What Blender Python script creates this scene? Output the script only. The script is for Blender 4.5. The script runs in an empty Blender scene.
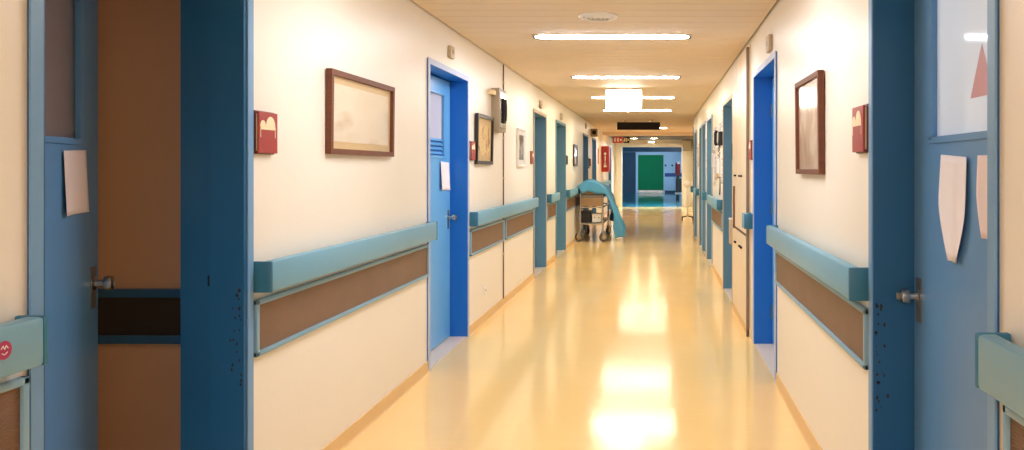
import bpy, bmesh, math, random
from mathutils import Vector, Matrix
random.seed(7)
S = bpy.context.scene
COL = S.collection
PI = math.pi

# ------------------------------------------------------------------ colours / materials
def lin(r, g, b):
    f = lambda c: (c/255/12.92) if c/255 <= .04045 else ((c/255+.055)/1.055)**2.4
    return (f(r), f(g), f(b), 1)

def new_mat(name):
    m = bpy.data.materials.new(name); m.use_nodes = True
    nt = m.node_tree
    return m, nt, nt.nodes['Principled BSDF']

def paint(name, rgb, rough=.45, metal=0, bump=0, bscale=60, var=0, vscale=3, spec=.5, stretch=None, coat=0):
    m, nt, p = new_mat(name)
    p.inputs['Base Color'].default_value = lin(*rgb)
    p.inputs['Roughness'].default_value = rough
    p.inputs['Metallic'].default_value = metal
    p.inputs['Specular IOR Level'].default_value = spec
    if coat:
        p.inputs['Coat Weight'].default_value = coat; p.inputs['Coat Roughness'].default_value = .1
    tc = nt.nodes.new('ShaderNodeTexCoord')
    src = tc.outputs['Object']
    if stretch:
        mp = nt.nodes.new('ShaderNodeMapping'); mp.inputs['Scale'].default_value = stretch
        nt.links.new(src, mp.inputs['Vector']); src = mp.outputs['Vector']
    if var:
        n = nt.nodes.new('ShaderNodeTexNoise'); n.inputs['Scale'].default_value = vscale; n.inputs['Detail'].default_value = 5
        nt.links.new(src, n.inputs['Vector'])
        mx = nt.nodes.new('ShaderNodeMix'); mx.data_type = 'RGBA'
        c = lin(*rgb)
        mx.inputs[6].default_value = tuple(max(0, v*(1-var)) for v in c[:3])+(1,)
        mx.inputs[7].default_value = tuple(min(1, v*(1+var)) for v in c[:3])+(1,)
        nt.links.new(n.outputs['Fac'], mx.inputs[0]); nt.links.new(mx.outputs[2], p.inputs['Base Color'])
    if bump:
        n = nt.nodes.new('ShaderNodeTexNoise'); n.inputs['Scale'].default_value = bscale; n.inputs['Detail'].default_value = 3
        nt.links.new(src, n.inputs['Vector'])
        b = nt.nodes.new('ShaderNodeBump'); b.inputs['Strength'].default_value = bump; b.inputs['Distance'].default_value = .01
        nt.links.new(n.outputs['Fac'], b.inputs['Height']); nt.links.new(b.outputs['Normal'], p.inputs['Normal'])
    return m

def emit(name, rgb, strength):
    m, nt, p = new_mat(name)
    p.inputs['Base Color'].default_value = lin(*rgb)
    p.inputs['Emission Color'].default_value = lin(*rgb)
    p.inputs['Emission Strength'].default_value = strength
    p.inputs['Roughness'].default_value = .4
    return m

def ramp_mat(name, stops, scale, kind='noise', stretch=(1, 1, 1), rough=.5, coords='Generated', detail=4, distort=0):
    m, nt, p = new_mat(name)
    tc = nt.nodes.new('ShaderNodeTexCoord')
    mp = nt.nodes.new('ShaderNodeMapping'); mp.inputs['Scale'].default_value = stretch
    nt.links.new(tc.outputs[coords], mp.inputs['Vector'])
    if kind == 'noise':
        n = nt.nodes.new('ShaderNodeTexNoise'); n.inputs['Detail'].default_value = detail; n.inputs['Distortion'].default_value = distort
    else:
        n = nt.nodes.new('ShaderNodeTexWave'); n.inputs['Distortion'].default_value = distort
    n.inputs['Scale'].default_value = scale
    nt.links.new(mp.outputs['Vector'], n.inputs['Vector'])
    r = nt.nodes.new('ShaderNodeValToRGB')
    e = r.color_ramp.elements
    e[0].position, e[0].color = stops[0][0], lin(*stops[0][1])
    e[1].position, e[1].color = stops[-1][0], lin(*stops[-1][1])
    for pos, c in stops[1:-1]:
        x = e.new(pos); x.color = lin(*c)
    nt.links.new(n.outputs['Fac'], r.inputs['Fac'])
    nt.links.new(r.outputs['Color'], p.inputs['Base Color'])
    p.inputs['Roughness'].default_value = rough
    return m

def floor_mat(name, rgb, rough):
    m, nt, p = new_mat(name)
    tc = nt.nodes.new('ShaderNodeTexCoord')
    n = nt.nodes.new('ShaderNodeTexNoise'); n.inputs['Scale'].default_value = 1.3; n.inputs['Detail'].default_value = 6
    nt.links.new(tc.outputs['Object'], n.inputs['Vector'])
    c = lin(*rgb)
    mx = nt.nodes.new('ShaderNodeMix'); mx.data_type = 'RGBA'
    mx.inputs[6].default_value = tuple(v*.93 for v in c[:3])+(1,); mx.inputs[7].default_value = tuple(min(1, v*1.06) for v in c[:3])+(1,)
    nt.links.new(n.outputs['Fac'], mx.inputs[0]); nt.links.new(mx.outputs[2], p.inputs['Base Color'])
    # gently rippled polish: streaks lying across the corridor
    mp = nt.nodes.new('ShaderNodeMapping'); mp.inputs['Scale'].default_value = (1.5, 9, 1); mp.inputs['Rotation'].default_value = (0, 0, .15)
    nt.links.new(tc.outputs['Object'], mp.inputs['Vector'])
    n2 = nt.nodes.new('ShaderNodeTexNoise'); n2.inputs['Scale'].default_value = 2.0; n2.inputs['Detail'].default_value = 3
    nt.links.new(mp.outputs['Vector'], n2.inputs['Vector'])
    b = nt.nodes.new('ShaderNodeBump'); b.inputs['Strength'].default_value = .03; b.inputs['Distance'].default_value = .02
    nt.links.new(n2.outputs['Fac'], b.inputs['Height']); nt.links.new(b.outputs['Normal'], p.inputs['Normal'])
    mr = nt.nodes.new('ShaderNodeMapRange'); mr.inputs['To Min'].default_value = rough*.8; mr.inputs['To Max'].default_value = rough*1.25
    nt.links.new(n.outputs['Fac'], mr.inputs['Value']); nt.links.new(mr.outputs['Result'], p.inputs['Roughness'])
    p.inputs['Specular IOR Level'].default_value = .42
    return m

def clear_glass(name):
    m, nt, p = new_mat(name)
    out = nt.nodes['Material Output']
    t = nt.nodes.new('ShaderNodeBsdfTransparent'); g = nt.nodes.new('ShaderNodeBsdfGlossy'); g.inputs['Roughness'].default_value = .12
    lw = nt.nodes.new('ShaderNodeLayerWeight'); lw.inputs['Blend'].default_value = .5
    pw = nt.nodes.new('ShaderNodeMath'); pw.operation = 'POWER'; pw.inputs[1].default_value = 4.0; nt.links.new(lw.outputs['Facing'], pw.inputs[0])
    f = nt.nodes.new('ShaderNodeMath'); f.operation = 'MULTIPLY_ADD'; f.inputs[1].default_value = .4; f.inputs[2].default_value = .03; nt.links.new(pw.outputs[0], f.inputs[0])
    mx = nt.nodes.new('ShaderNodeMixShader')
    nt.links.new(f.outputs[0], mx.inputs[0]); nt.links.new(t.outputs[0], mx.inputs[1]); nt.links.new(g.outputs[0], mx.inputs[2])
    nt.links.new(mx.outputs[0], out.inputs['Surface'])
    return m

def bumper_mat(name, a, b):
    # woven grille of the bumper insert: fine ribs
    m, nt, p = new_mat(name)
    tc = nt.nodes.new('ShaderNodeTexCoord')
    w = nt.nodes.new('ShaderNodeTexWave'); w.bands_direction = 'Z'; w.inputs['Scale'].default_value = 55; w.inputs['Distortion'].default_value = .4
    nt.links.new(tc.outputs['Object'], w.inputs['Vector'])
    n = nt.nodes.new('ShaderNodeTexNoise'); n.inputs['Scale'].default_value = 7; n.inputs['Detail'].default_value = 6
    nt.links.new(tc.outputs['Object'], n.inputs['Vector'])
    mx = nt.nodes.new('ShaderNodeMix'); mx.data_type = 'RGBA'
    mx.inputs[6].default_value = lin(*a); mx.inputs[7].default_value = lin(*b)
    nt.links.new(n.outputs['Fac'], mx.inputs[0]); nt.links.new(mx.outputs[2], p.inputs['Base Color'])
    bp = nt.nodes.new('ShaderNodeBump'); bp.inputs['Strength'].default_value = .5; bp.inputs['Distance'].default_value = .004
    nt.links.new(w.outputs['Fac'], bp.inputs['Height']); nt.links.new(bp.outputs['Normal'], p.inputs['Normal'])
    p.inputs['Roughness'].default_value = .5
    return m

M = {}
M['wall'] = paint('cream wall paint', (240, 232, 217), .38, bump=.08, bscale=35, var=.025, vscale=2)
M['wall_shade'] = M['wall']
M['room_wall'] = paint('tan wall paint', (196, 164, 136), .5, bump=.05, var=.04)
M['ceiling'] = paint('cream metal slats', (230, 212, 188), .6, var=.05, vscale=1.2)
M['plenum'] = paint('dark void board', (50, 40, 32), .8)
M['lobby_ceiling'] = paint('brown lobby ceiling', (104, 84, 60), .6)  # shade of the unlit lobby ceiling put into its colour
M['floor'] = floor_mat('polished yellow linoleum', (243, 207, 138), .125)
M['cove'] = paint('linoleum cove', (228, 188, 128), .35, var=.05)
M['floor_teal'] = floor_mat('polished teal linoleum', (36, 104, 116), .10)
M['teal'] = paint('teal vinyl rail', (116, 166, 188), .4, var=.04, vscale=5)
M['teal_cap'] = paint('dark teal end cap', (52, 118, 146), .4)
M['teal_frame'] = paint('grey teal bumper border', (132, 170, 190), .4)
M['insert'] = bumper_mat('brown ribbed bumper', (106, 72, 38), (134, 94, 54))
M['insert_dark'] = bumper_mat('black ribbed bumper', (26, 22, 20), (38, 32, 28))  # brown insert darkened to carry the dim room's shade
M['navy'] = paint('dark petrol blue gloss', (30, 92, 138), .38, var=.06, vscale=4)
M['leaf_blue'] = paint('dusty blue gloss', (92, 142, 192), .35, var=.05, vscale=3)
M['bright_blue'] = paint('bright blue gloss', (20, 112, 204), .35, var=.03)
M['sky_blue'] = paint('light blue gloss', (104, 176, 236), .32, var=.03)
M['grey_teal'] = paint('grey teal gloss', (98, 144, 172), .4, var=.04)
M['lavender'] = paint('pale lavender trim', (176, 190, 222), .4)
M['sill'] = paint('pale vinyl sill', (226, 206, 186), .3)
M['arch_blue'] = paint('light steel blue trim', (112, 156, 196), .4)
M['frosted'] = paint('frosted lavender glass', (212, 214, 232), .06, var=.02, spec=.6)
m, nt, p = new_mat('frosted glass lit from the room'); p.inputs['Base Color'].default_value = lin(218, 220, 230); p.inputs['Roughness'].default_value = .06
tr = nt.nodes.new('ShaderNodeBsdfTranslucent'); tr.inputs['Color'].default_value = lin(236, 240, 240)
mx = nt.nodes.new('ShaderNodeMixShader'); mx.inputs[0].default_value = .5
nt.links.new(p.outputs[0], mx.inputs[1]); nt.links.new(tr.outputs[0], mx.inputs[2]); nt.links.new(mx.outputs[0], nt.nodes['Material Output'].inputs['Surface'])
M['lit_frosted'] = m
m, nt, p = new_mat('smoked frosted glass'); p.inputs['Base Color'].default_value = lin(196, 186, 190)
p.inputs['Transmission Weight'].default_value = .75; p.inputs['Roughness'].default_value = .35; p.inputs['IOR'].default_value = 1.2
M['smoked'] = m
M['glass'] = clear_glass('picture glass')
M['steel'] = paint('brushed steel', (190, 186, 178), .25, 1)
M['steel_dark'] = paint('dull grey steel', (130, 126, 120), .4, .7)
M['wood_dark'] = ramp_mat('dark brown wood', [(0, (80, 38, 20)), (1, (130, 72, 40))], 6, 'noise', (1, 14, 14), .55, 'Object')
M['wood_black'] = paint('black stained wood', (34, 24, 20), .35)
M['gold'] = paint('gold mount', (222, 188, 128), .45, var=.1, vscale=30)
M['paper'] = paint('white paper', (240, 236, 242), .7, var=.02)
M['paper_pink'] = paint('pinkish paper', (236, 220, 220), .7)
M['paper_tan'] = paint('tan card', (206, 176, 130), .7)
M['red'] = paint('dark red plastic', (160, 44, 38), .4)
M['red_dark'] = paint('deep red plastic', (96, 26, 24), .4)
M['fire_red'] = paint('fire red enamel', (196, 40, 34), .35)
M['cream'] = paint('cream plastic', (240, 222, 180), .5)
M['beige'] = paint('beige plastic', (196, 178, 150), .5)
M['black'] = paint('black plastic', (22, 20, 20), .4)
M['dark_sign'] = paint('dark sign board', (34, 24, 20), .6, spec=.2)
M['grey_box'] = paint('grey beige enamel', (168, 152, 128), .4)
M['white'] = paint('white plastic', (236, 234, 230), .4)
M['cupboard'] = paint('cream laminate', (238, 218, 186), .35, var=.02)
M['side_post'] = paint('grey brown post', (132, 112, 96), .5)
M['brown_edge'] = paint('brown edging', (112, 72, 44), .5)
M['sheet'] = paint('teal cotton sheet', (78, 152, 196), .75, bump=.25, bscale=18, var=.1, vscale=5)
M['mattress'] = paint('tan mattress vinyl', (150, 118, 84), .5)
M['rubber'] = paint('grey rubber', (88, 84, 80), .6)
M['green'] = paint('green gloss door', (0, 124, 74), .6, spec=.2)
M['far_wall'] = paint('pale blue wall', (186, 214, 232), .4)
M['far_blue'] = paint('deep blue paint', (16, 74, 140), .4)
M['far_dark'] = paint('dark blue paint', (8, 56, 80), .4)
M['tube'] = emit('warm tube diffuser', (246, 248, 255), 44)
M['tube_far'] = emit('amber tube diffuser', (255, 242, 216), 54)
M['tube_dim'] = emit('dim amber tube diffuser', (255, 232, 190), 48)
M['lens'] = emit('small lamp lens', (255, 240, 215), 3)
M['tube_cool'] = emit('cool tube diffuser', (214, 236, 255), 120)
M['lit_sign'] = emit('lit sign face', (255, 250, 240), 6)
M['downlight'] = emit('downlight lens', (255, 226, 180), 50)
M['sticker'] = paint('pink sticker', (172, 44, 92), .4)
M['warn'] = paint('faded red warning sticker', (206, 156, 164), .4)
M['art_beige'] = ramp_mat('faded beige print', [(.2, (224, 206, 176)), (.55, (236, 222, 198)), (.8, (206, 176, 134))], 2.2, stretch=(1, 1, 1), rough=.4)
M['art_yellow'] = ramp_mat('ochre abstract print', [(.3, (236, 200, 128)), (.52, (242, 214, 150)), (.62, (190, 120, 56)), (.75, (92, 52, 36))], 3.0, stretch=(1, 1.2, .7), rough=.5, distort=1.5)
M['art_dark'] = ramp_mat('dark figure print', [(.46, (24, 20, 20)), (.54, (90, 76, 64)), (.64, (214, 202, 184))], 4.0, stretch=(1, 1, .6), rough=.5, distort=1)
M['art_brown'] = ramp_mat('brown figure print', [(.3, (150, 108, 82)), (.5, (196, 162, 134)), (.7, (224, 206, 188))], 2.6, stretch=(1, 1.6, .9), rough=.45, distort=.8)
M['notice'] = ramp_mat('printed notice', [(.42, (56, 50, 50)), (.52, (244, 240, 236))], 7, stretch=(1, 1, 3), rough=.7, detail=6)

# ------------------------------------------------------------------ mesh helpers
class MB:
    def __init__(s): s.bm = bmesh.new()
    def box(s, x0, x1, y0, y1, z0, z1, bev=0, mat=None):
        x0, x1 = min(x0, x1), max(x0, x1); y0, y1 = min(y0, y1), max(y0, y1); z0, z1 = min(z0, z1), max(z0, z1)
        r = bmesh.ops.create_cube(s.bm, size=1)
        vs = r['verts']
        for v in vs:
            v.co = Vector(((x0+x1)/2+v.co.x*(x1-x0), (y0+y1)/2+v.co.y*(y1-y0), (z0+z1)/2+v.co.z*(z1-z0)))
        if bev:
            es = list({e for v in vs for e in v.link_edges})
            bmesh.ops.bevel(s.bm, geom=es, offset=bev, segments=2, affect='EDGES', profile=.5)
        if mat is not None:
            pass
        return s
    def cyl(s, p0, p1, r, r2=None, n=20, caps=True):
        p0, p1 = Vector(p0), Vector(p1); d = p1-p0
        q = Vector((0, 0, 1)).rotation_difference(d.normalized()).to_matrix().to_4x4()
        bmesh.ops.create_cone(s.bm, cap_ends=caps, segments=n, radius1=r, radius2=r if r2 is None else r2, depth=d.length, matrix=Matrix.Translation((p0+p1)/2) @ q)
        return s
    def sphere(s, c, r, sc=(1, 1, 1), n=16):
        bmesh.ops.create_uvsphere(s.bm, u_segments=n, v_segments=n//2+2, radius=r, matrix=Matrix.Translation(Vector(c)) @ Matrix.Diagonal((*sc, 1)))
        return s
    def tube(s, pts, r, n=10):
        pts = [Vector(p) for p in pts]
        for a, b in zip(pts, pts[1:]): s.cyl(a, b, r, n=n)
        for p in pts[1:-1]: s.sphere(p, r, n=n)
        return s
    def prism(s, poly, axis, a, b):
        """extrude a 2-D polygon: axis 'x' -> poly is (y,z); 'y' -> (x,z); 'z' -> (x,y)"""
        def P(u, v, t): return {'x': (t, u, v), 'y': (u, t, v), 'z': (u, v, t)}[axis]
        A = [s.bm.verts.new(P(u, v, a)) for u, v in poly]; B = [s.bm.verts.new(P(u, v, b)) for u, v in poly]
        s.bm.faces.new(A); s.bm.faces.new(B)
        n = len(poly)
        for i in range(n): s.bm.faces.new((A[i], A[(i+1) % n], B[(i+1) % n], B[i]))
        return s
    def lathe(s, prof, c, axis='z', n=32):
        """prof: (radius, height) list spun round axis through c"""
        c = Vector(c); rings = []
        for r, h in prof:
            ring = []
            for k in range(n):
                a = 2*PI*k/n; u, v = r*math.cos(a), r*math.sin(a)
                ring.append(s.bm.verts.new(c+Vector({'z': (u, v, h), 'x': (h, u, v), 'y': (u, h, v)}[axis])))
            rings.append(ring)
        for A, B in zip(rings, rings[1:]):
            for k in range(n): s.bm.faces.new((A[k], A[(k+1) % n], B[(k+1) % n], B[k]))
        s.bm.faces.new(rings[0]); s.bm.faces.new(rings[-1])
        return s
    def grid(s, fn, nu, nv):
        V = [[s.bm.verts.new(fn(i/nu, j/nv)) for j in range(nv+1)] for i in range(nu+1)]
        for i in range(nu):
            for j in range(nv): s.bm.faces.new((V[i][j], V[i+1][j], V[i+1][j+1], V[i][j+1]))
        return s
    def xform(s, mtx):
        bmesh.ops.transform(s.bm, matrix=mtx, verts=s.bm.verts); return s
    def build(s, name, mat, parent=None, smooth=False, loc=None):
        bmesh.ops.recalc_face_normals(s.bm, faces=s.bm.faces)
        me = bpy.data.meshes.new(name)
        if loc is not None: bmesh.ops.translate(s.bm, vec=-Vector(loc), verts=s.bm.verts)
        s.bm.to_mesh(me); s.bm.free()
        me.materials.append(mat)
        if smooth:
            for f in me.polygons: f.use_smooth = True
            try: me.set_sharp_from_angle(angle=math.radians(40))
            except Exception: pass
        o = bpy.data.objects.new(name, me); COL.objects.link(o)
        if loc is not None: o.location = loc
        if parent: o.parent = parent
        return o

def tag(o, label, cat=None, group=None, kind=None):
    o['label'] = label
    if cat: o['category'] = cat
    if group: o['group'] = group
    if kind: o['kind'] = kind
    return o
def thing(name, label, cat, group=None, kind=None, loc=(0, 0, 0), rz=0):
    o = bpy.data.objects.new(name, None); COL.objects.link(o)
    o.empty_display_size = .1; o.location = loc; o.rotation_euler = (0, 0, rz)
    return tag(o, label, cat, group, kind)
def copy_tree(o, parent=None):
    c = o.copy(); COL.objects.link(c)
    if parent: c.parent = parent
    for ch in list(o.children): copy_tree(ch, c)
    return c

# ------------------------------------------------------------------ dimensions
XL, XR, H = -1.53, .755, 2.39
TOP = 2.055           # clear height of the door openings
JT = .036             # thickness of a door jamb
XALC = 1.25           # side wall of the wider lobby at the far end
YP = 28.4             # portal
YB = -4.0             # behind the camera

LEFT = [(1.98, 2.971), (5.36, 6.435), (9.91, 10.98), (12.1, 13.3), (16.55, 17.65), (18.9, 20.0), (25.3, 26.6)]
RIGHT = [(1.80, 2.771), (5.07, 6.17), (7.93, 9.02), (10.92, 11.95), (12.36, 13.2), (13.36, 14.1), (15.05, 15.95)]
YRE = 16.5            # end of the right wall

# ------------------------------------------------------------------ shell
def side_wall(name, xi, xo, y0, y1, ops, label):
    b = MB(); y = y0
    for a, c in ops:
        a, c = a-JT, c+JT
        b.box(xi, xo, y, a, 0, H+.12); b.box(xi, xo, a, c, TOP+JT, H+.12); y = c
    b.box(xi, xo, y, y1, 0, H+.12)
    return tag(b.build(name, M['wall']), label, 'wall', kind='structure')
side_wall('wall_left', XL, XL-.24, YB, YP, LEFT, 'long cream corridor wall on the left with door openings')
side_wall('wall_right', XR, XR+.24, YB, YRE, RIGHT, 'long cream corridor wall on the right with door openings')
tag(MB().box(XALC, XALC+.2, YRE-.01, YP, 0, H+.12).box(XR+.24, XALC+.2, YRE-.2, YRE-.01, 0, H+.12).build('wall_alcove', M['wall']),
    'cream side wall of the wider lobby near the far doorway', 'wall', kind='structure')
tag(MB().box(XL-.24, XR+.24, YB-.1, YB, 0, H+.12).build('wall_back', M['wall']), 'cream wall behind the viewpoint', 'wall', kind='structure')
tag(MB().box(-4.3, XALC+.2, YB-.1, YP+.1, -.1, 0).build('floor', M['floor']), 'polished yellow linoleum corridor floor', 'floor', kind='structure')
tag(MB().box(-3.2, 2.6, YP+.1, 46, -.1, 0).build('floor_far', M['floor_teal']), 'glossy teal floor beyond the far doorway', 'floor', kind='structure')
# ceiling: slats across the corridor with open joints under a dark void
b = MB(); y = YB
PITCH = .215
while y < 25.0:
    b.box(XL+.012, XR-.012 if y < YRE-.3 else XALC-.01, y+.003, y+PITCH-.003, H, H+.02, bev=.003); y += PITCH
tag(b.build('ceiling', M['ceiling']), 'cream ceiling of narrow slats laid across the corridor', 'ceiling', kind='structure')
tag(MB().box(XL-.02, XALC+.1, YB, 28.4, H+.021, H+.03).build('ceiling_void', M['plenum']), 'dark void board above the ceiling slats', 'ceiling', kind='structure')
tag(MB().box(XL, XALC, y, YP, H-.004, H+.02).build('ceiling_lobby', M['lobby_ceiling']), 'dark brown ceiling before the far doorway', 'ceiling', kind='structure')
tag(MB().box(XL, XALC, 22.6, 22.9, H-.08, H).build('trim_1', M['ceiling']), 'shallow cream beam across the far ceiling', 'beam', kind='structure')

# cove baseboards
def cove(name, xi, sgn, runs, label):
    b = MB()
    for a, c in runs:
        b.prism([(xi, 0), (xi+sgn*.018, 0), (xi+sgn*.012, .008), (xi+sgn*.008, .05), (xi+sgn*.006, .07), (xi, .07)], 'y', a, c)
    tag(b.build(name, M['cove']), label, 'baseboard', kind='structure')
def runs(y0, y1, ops):
    r = []; y = y0
    for a, c in ops: r.append((y, a-JT-.005)); y = c+JT+.005
    r.append((y, y1)); return r
cove('baseboard_left', XL, 1, runs(YB, YP-.1, LEFT), 'yellow linoleum cove along the left wall')
RB = runs(YB, YRE, RIGHT)
RB = [r for r in RB if not (6 < r[0] < 7)] 
cove('baseboard_right', XR, -1, RB, 'yellow linoleum cove along the right wall')

# vestibule behind the ajar door on the left
RX = XL-.24
b = MB()
b.box(RX-2.4, RX, 3.30, 3.4, 0, 2.5); b.box(RX-2.4, RX, .2, .3, 0, 2.5); b.box(RX-2.5, RX-2.4, .2, 3.4, 0, 2.5)
tag(b.build('wall_room', M['room_wall']), 'dim tan walls of the room behind the ajar left door', 'wall', kind='structure')
tag(MB().box(RX-2.5, RX, .2, 3.4, 2.5, 2.55).build('ceiling_room', M['ceiling']), 'ceiling of the room behind the ajar left door', 'ceiling', kind='structure')

# ------------------------------------------------------------------ doors
def knob(parent, X, s, Y, z):
    """short lever knob: rose on the leaf, neck, cylinder grip, thumb turn. s = direction out of the leaf along X"""
    h = MB().lathe([(.026, 0), (.026, .006), (.014, .010), (.012, .034), (.024, .038), (.027, .048), (.024, .062), (.012, .066)], (0, 0, 0), 'x', 24)
    if s < 0: h.xform(Matrix.Rotation(PI, 4, 'Z'))
    o = h.build('handle', M['steel'], parent, True); o.location = (X, Y, z)
    k = MB().box(-.012, .004, -.004, .004, -.012, .012, .002).build('latch_plate', M['steel_dark'], o); k.location = (s*.0665, 0, 0)
    r = MB().box(X, X+s*.003, Y-.024, Y+.024, z-.09, z+.06, .001).build('lock_plate', M['steel_dark'], parent)
    return o

def door(name, side, a, c, label, m_frame, m_arch, m_leaf, m_pane='frosted', hinge_near=True, depth=.135, win=True, louvre=False, ajar=0, rebate=False, group=None, hz=.94):
    """side -1 = left wall, +1 = right wall. Opening a..c along Y."""
    xw = XL if side < 0 else XR
    d = lambda t: xw+side*t            # depth t into the wall
    root = thing(name, label, 'door', group, 'structure')
    full = .24
    f = MB()
    for (y0, y1, n) in ((a-JT, a, 0), (c, c+JT, 1)):
        f.box(d(-.006), d(full-.0), y0+.001, y1-.001, 0, TOP+.001)
    f.box(d(-.006), d(full), a-JT+.001, c+JT-.001, TOP, TOP+JT-.001)
    if rebate:   # door stop stands proud of the deeper half
        f.box(d(-.006), d(.120), c-.02, c, 0, TOP); f.box(d(-.006), d(.120), a, a+.012, 0, TOP); f.box(d(-.006), d(.120), a, c, TOP-.012, TOP)
    f.build('door_frame', m_frame, root)
    g = MB()   # architrave on the wall face
    aw = .04
    g.box(d(-.012), d(-.0065), a-aw, a, 0, TOP+aw); g.box(d(-.012), d(-.0065), c, c+aw, 0, TOP+aw); g.box(d(-.012), d(-.0065), a, c, TOP, TOP+aw)
    g.build('architrave', m_arch, root)
    t = MB().box(d(0), d(full), a, c, .0, .003).build('threshold', M['sill'], root)
    # leaf built in its own frame: u = 0 at the hinge along the leaf, x = 0 at the corridor face
    W = (c-a)-.008; hgt = TOP-.012
    leaf = bpy.data.objects.new('door_leaf', None)
    z0, z1 = 1.445, 1.93
    u0, u1 = .16, W-.18
    zb = 1.585 if louvre else z0
    q = MB()
    X0, X1 = 0, side*.04
    if win:
        q.box(X0, X1, 0, u0, .01, hgt); q.box(X0, X1, u1, W, .01, hgt); q.box(X0, X1, u0, u1, .01, z0); q.box(X0, X1, u0, u1, z1, hgt)
        for (p0, p1, r0, r1) in ((u0-.02, u1+.02, z0-.012, z0+.008), (u0-.02, u1+.02, z1-.008, z1+.012), (u0-.02, u0+.008, z0, z1), (u1-.008, u1+.02, z0, z1)):
            q.box(-side*.006, side*.012, p0, p1, r0, r1)
    else:
        q.box(X0, X1, 0, W, .01, hgt)
    leaf = q.build('door_leaf', m_leaf, root)
    if win:
        MB().box(side*.016, side*.022, u0-.005, u1+.005, zb-.005, z1+.005).build('window_pane', M[m_pane], leaf)
        if louvre:
            l = MB()
            for k in range(4):
                zz = z0+.02+k*.034
                l.prism([(side*.004, zz), (side*.008, zz-.004), (side*.030, zz+.022), (side*.026, zz+.026)], 'y', u0, u1)
            l.box(side*.034, side*.038, u0, u1, z0, zb)
            l.build('louvre', m_leaf, leaf)
    knob(leaf, 0, -side, W-.055, hz)
    hg = MB()
    for zz in (.25, 1.05, 1.8): hg.cyl((-side*.004, .0, zz-.05), (-side*.004, .0, zz+.05), .007, n=10)
    hg.build('hinge', M['steel_dark'], leaf)
    if hinge_near:
        leaf.location = (d(depth), a+.004, 0); leaf.rotation_euler = (0, 0, ajar)
    else:
        leaf.location = (d(depth), c-.004, 0); leaf.rotation_euler = (0, 0, 0); leaf.scale = (1, -1, 1)
    return root, leaf, W

# near pair
DL, LEAF_L, WL = door('door_1', -1, *LEFT[0], 'dusty blue door standing ajar at the left edge with a frosted window', M['navy'], M['arch_blue'], M['leaf_blue'], 'smoked', depth=.20, ajar=math.radians(18.3), rebate=True)
DR, LEAF_R, WR = door('door_2', 1, *RIGHT[0], 'dusty blue closed door at the right edge with a pale window', M['navy'], M['arch_blue'], M['leaf_blue'], 'lit_frosted', hz=.92)
D3, LEAF_3, W3 = door('door_3', -1, *LEFT[1], 'light blue door with louvred window beside the ochre print', M['bright_blue'], M['lavender'], M['sky_blue'], 'frosted', louvre=True, hz=.965)
D4, LEAF_4, _ = door('door_4', 1, *RIGHT[1], 'bright blue doorway on the right opposite the light blue door', M['bright_blue'], M['lavender'], M['sky_blue'], louvre=True, hinge_near=False)
names_l = ['grey teal doorway on the left after the dark figure print', 'second grey teal doorway on the left, just before the stretcher', 'blue doorway on the left wall beside the head of the stretcher', 'narrow blue doorway on the left just before the red hose cabinet', 'last doorway on the left wall beyond the red hose cabinet']
k = 5
for (a, c), lb in zip(LEFT[2:], names_l):
    mt = M['grey_teal'] if a < 15 else M['leaf_blue']
    door('door_%d' % k, -1, a, c, lb, mt, M['beige'] if a < 12 else mt, mt); k += 1
names_r = ['grey teal doorway on the right beyond the cream cupboard', 'grey teal doorway on the right beyond the pinned papers', 'narrow grey teal doorway on the right, third from the cream cupboard', 'narrow grey teal doorway on the right, fourth from the cream cupboard', 'last grey teal doorway on the right wall by the wheeled stand']
for (a, c), lb in zip(RIGHT[2:], names_r):
    door('door_%d' % k, 1, a, c, lb, M['grey_teal'], M['lavender'] if a > 9 else M['beige'], M['grey_teal'], hinge_near=False); k += 1
# paint chips on the near right frame and left frame
def chips(name, root, X, Y, z0, z1, n, seed):
    random.seed(seed); b = MB()
    for i in range(n):
        z = random.uniform(z0, z1); r = random.uniform(.002, .006); x = X[0]+(X[1]-X[0])*random.random()**2
        poly = [(x+r*random.uniform(.5, 1.2)*math.cos(t), z+r*random.uniform(.6, 2.0)*math.sin(t)) for t in [j*PI/3 for j in range(6)]]
        b.prism(poly, 'y', Y, Y-.0006)
    b.build(name, M['plenum'], root)
chips('paint_chips', DL, (XL-.004, XL-.05), 2.9508, .55, .95, 22, 3)
chips('paint_chips', DR, (XR+.004, XR+.05), 2.7708, .50, .88, 26, 5)

MB().box(XL-.128, XL-.138, 2.9695, 2.9715, .915, .955).build('strike_plate', M['black'], DL)
MB().box(XL-.1195, XL-.1235, 2.966, 2.971, .01, TOP).build('door_seal', M['far_dark'], DL)  # dark strip painting the shade line along the frame step
# things on the near doors: sheets of paper, sticker
def sheet_on(parent_mtx, u, z, w, h, lift, label, mat, fold=0, tilt=0, side=1, name='paper_sheet', taper=0):
    """curling sheet: local u along the leaf, standing off the face towards the corridor"""
    def fn(i, j):
        tp = max(0, .55-j)/.55; uu = (i-.5)*w*(1-taper*tp**1.5)*(1+.08*taper*math.sin(PI*j))-taper*.03*tp; zz = (j-.5)*h
        c, s_ = math.cos(tilt), math.sin(tilt)
        x = .002+lift*(abs(i-.5)*2)**2*(.4+.6*(1-j))+fold*max(0, .5-abs(i-.52)*3)*(.3+.7*(1-j))
        return Vector((-side*x, u+uu*c-zz*s_, z+uu*s_+zz*c))
    b = MB().grid(fn, 16, 12)
    b.xform(parent_mtx)
    ctr = parent_mtx @ Vector((-side*.002, u, z))
    o = b.build(name, mat, None, True, loc=ctr)
    md = o.modifiers.new('thick', 'SOLIDIFY'); md.thickness = .0006
    return tag(o, label, 'paper')
ML = Matrix.Translation((XL-.20, LEFT[0][0]+.004, 0)) @ Matrix.Rotation(math.radians(18.3), 4, 'Z')
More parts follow.
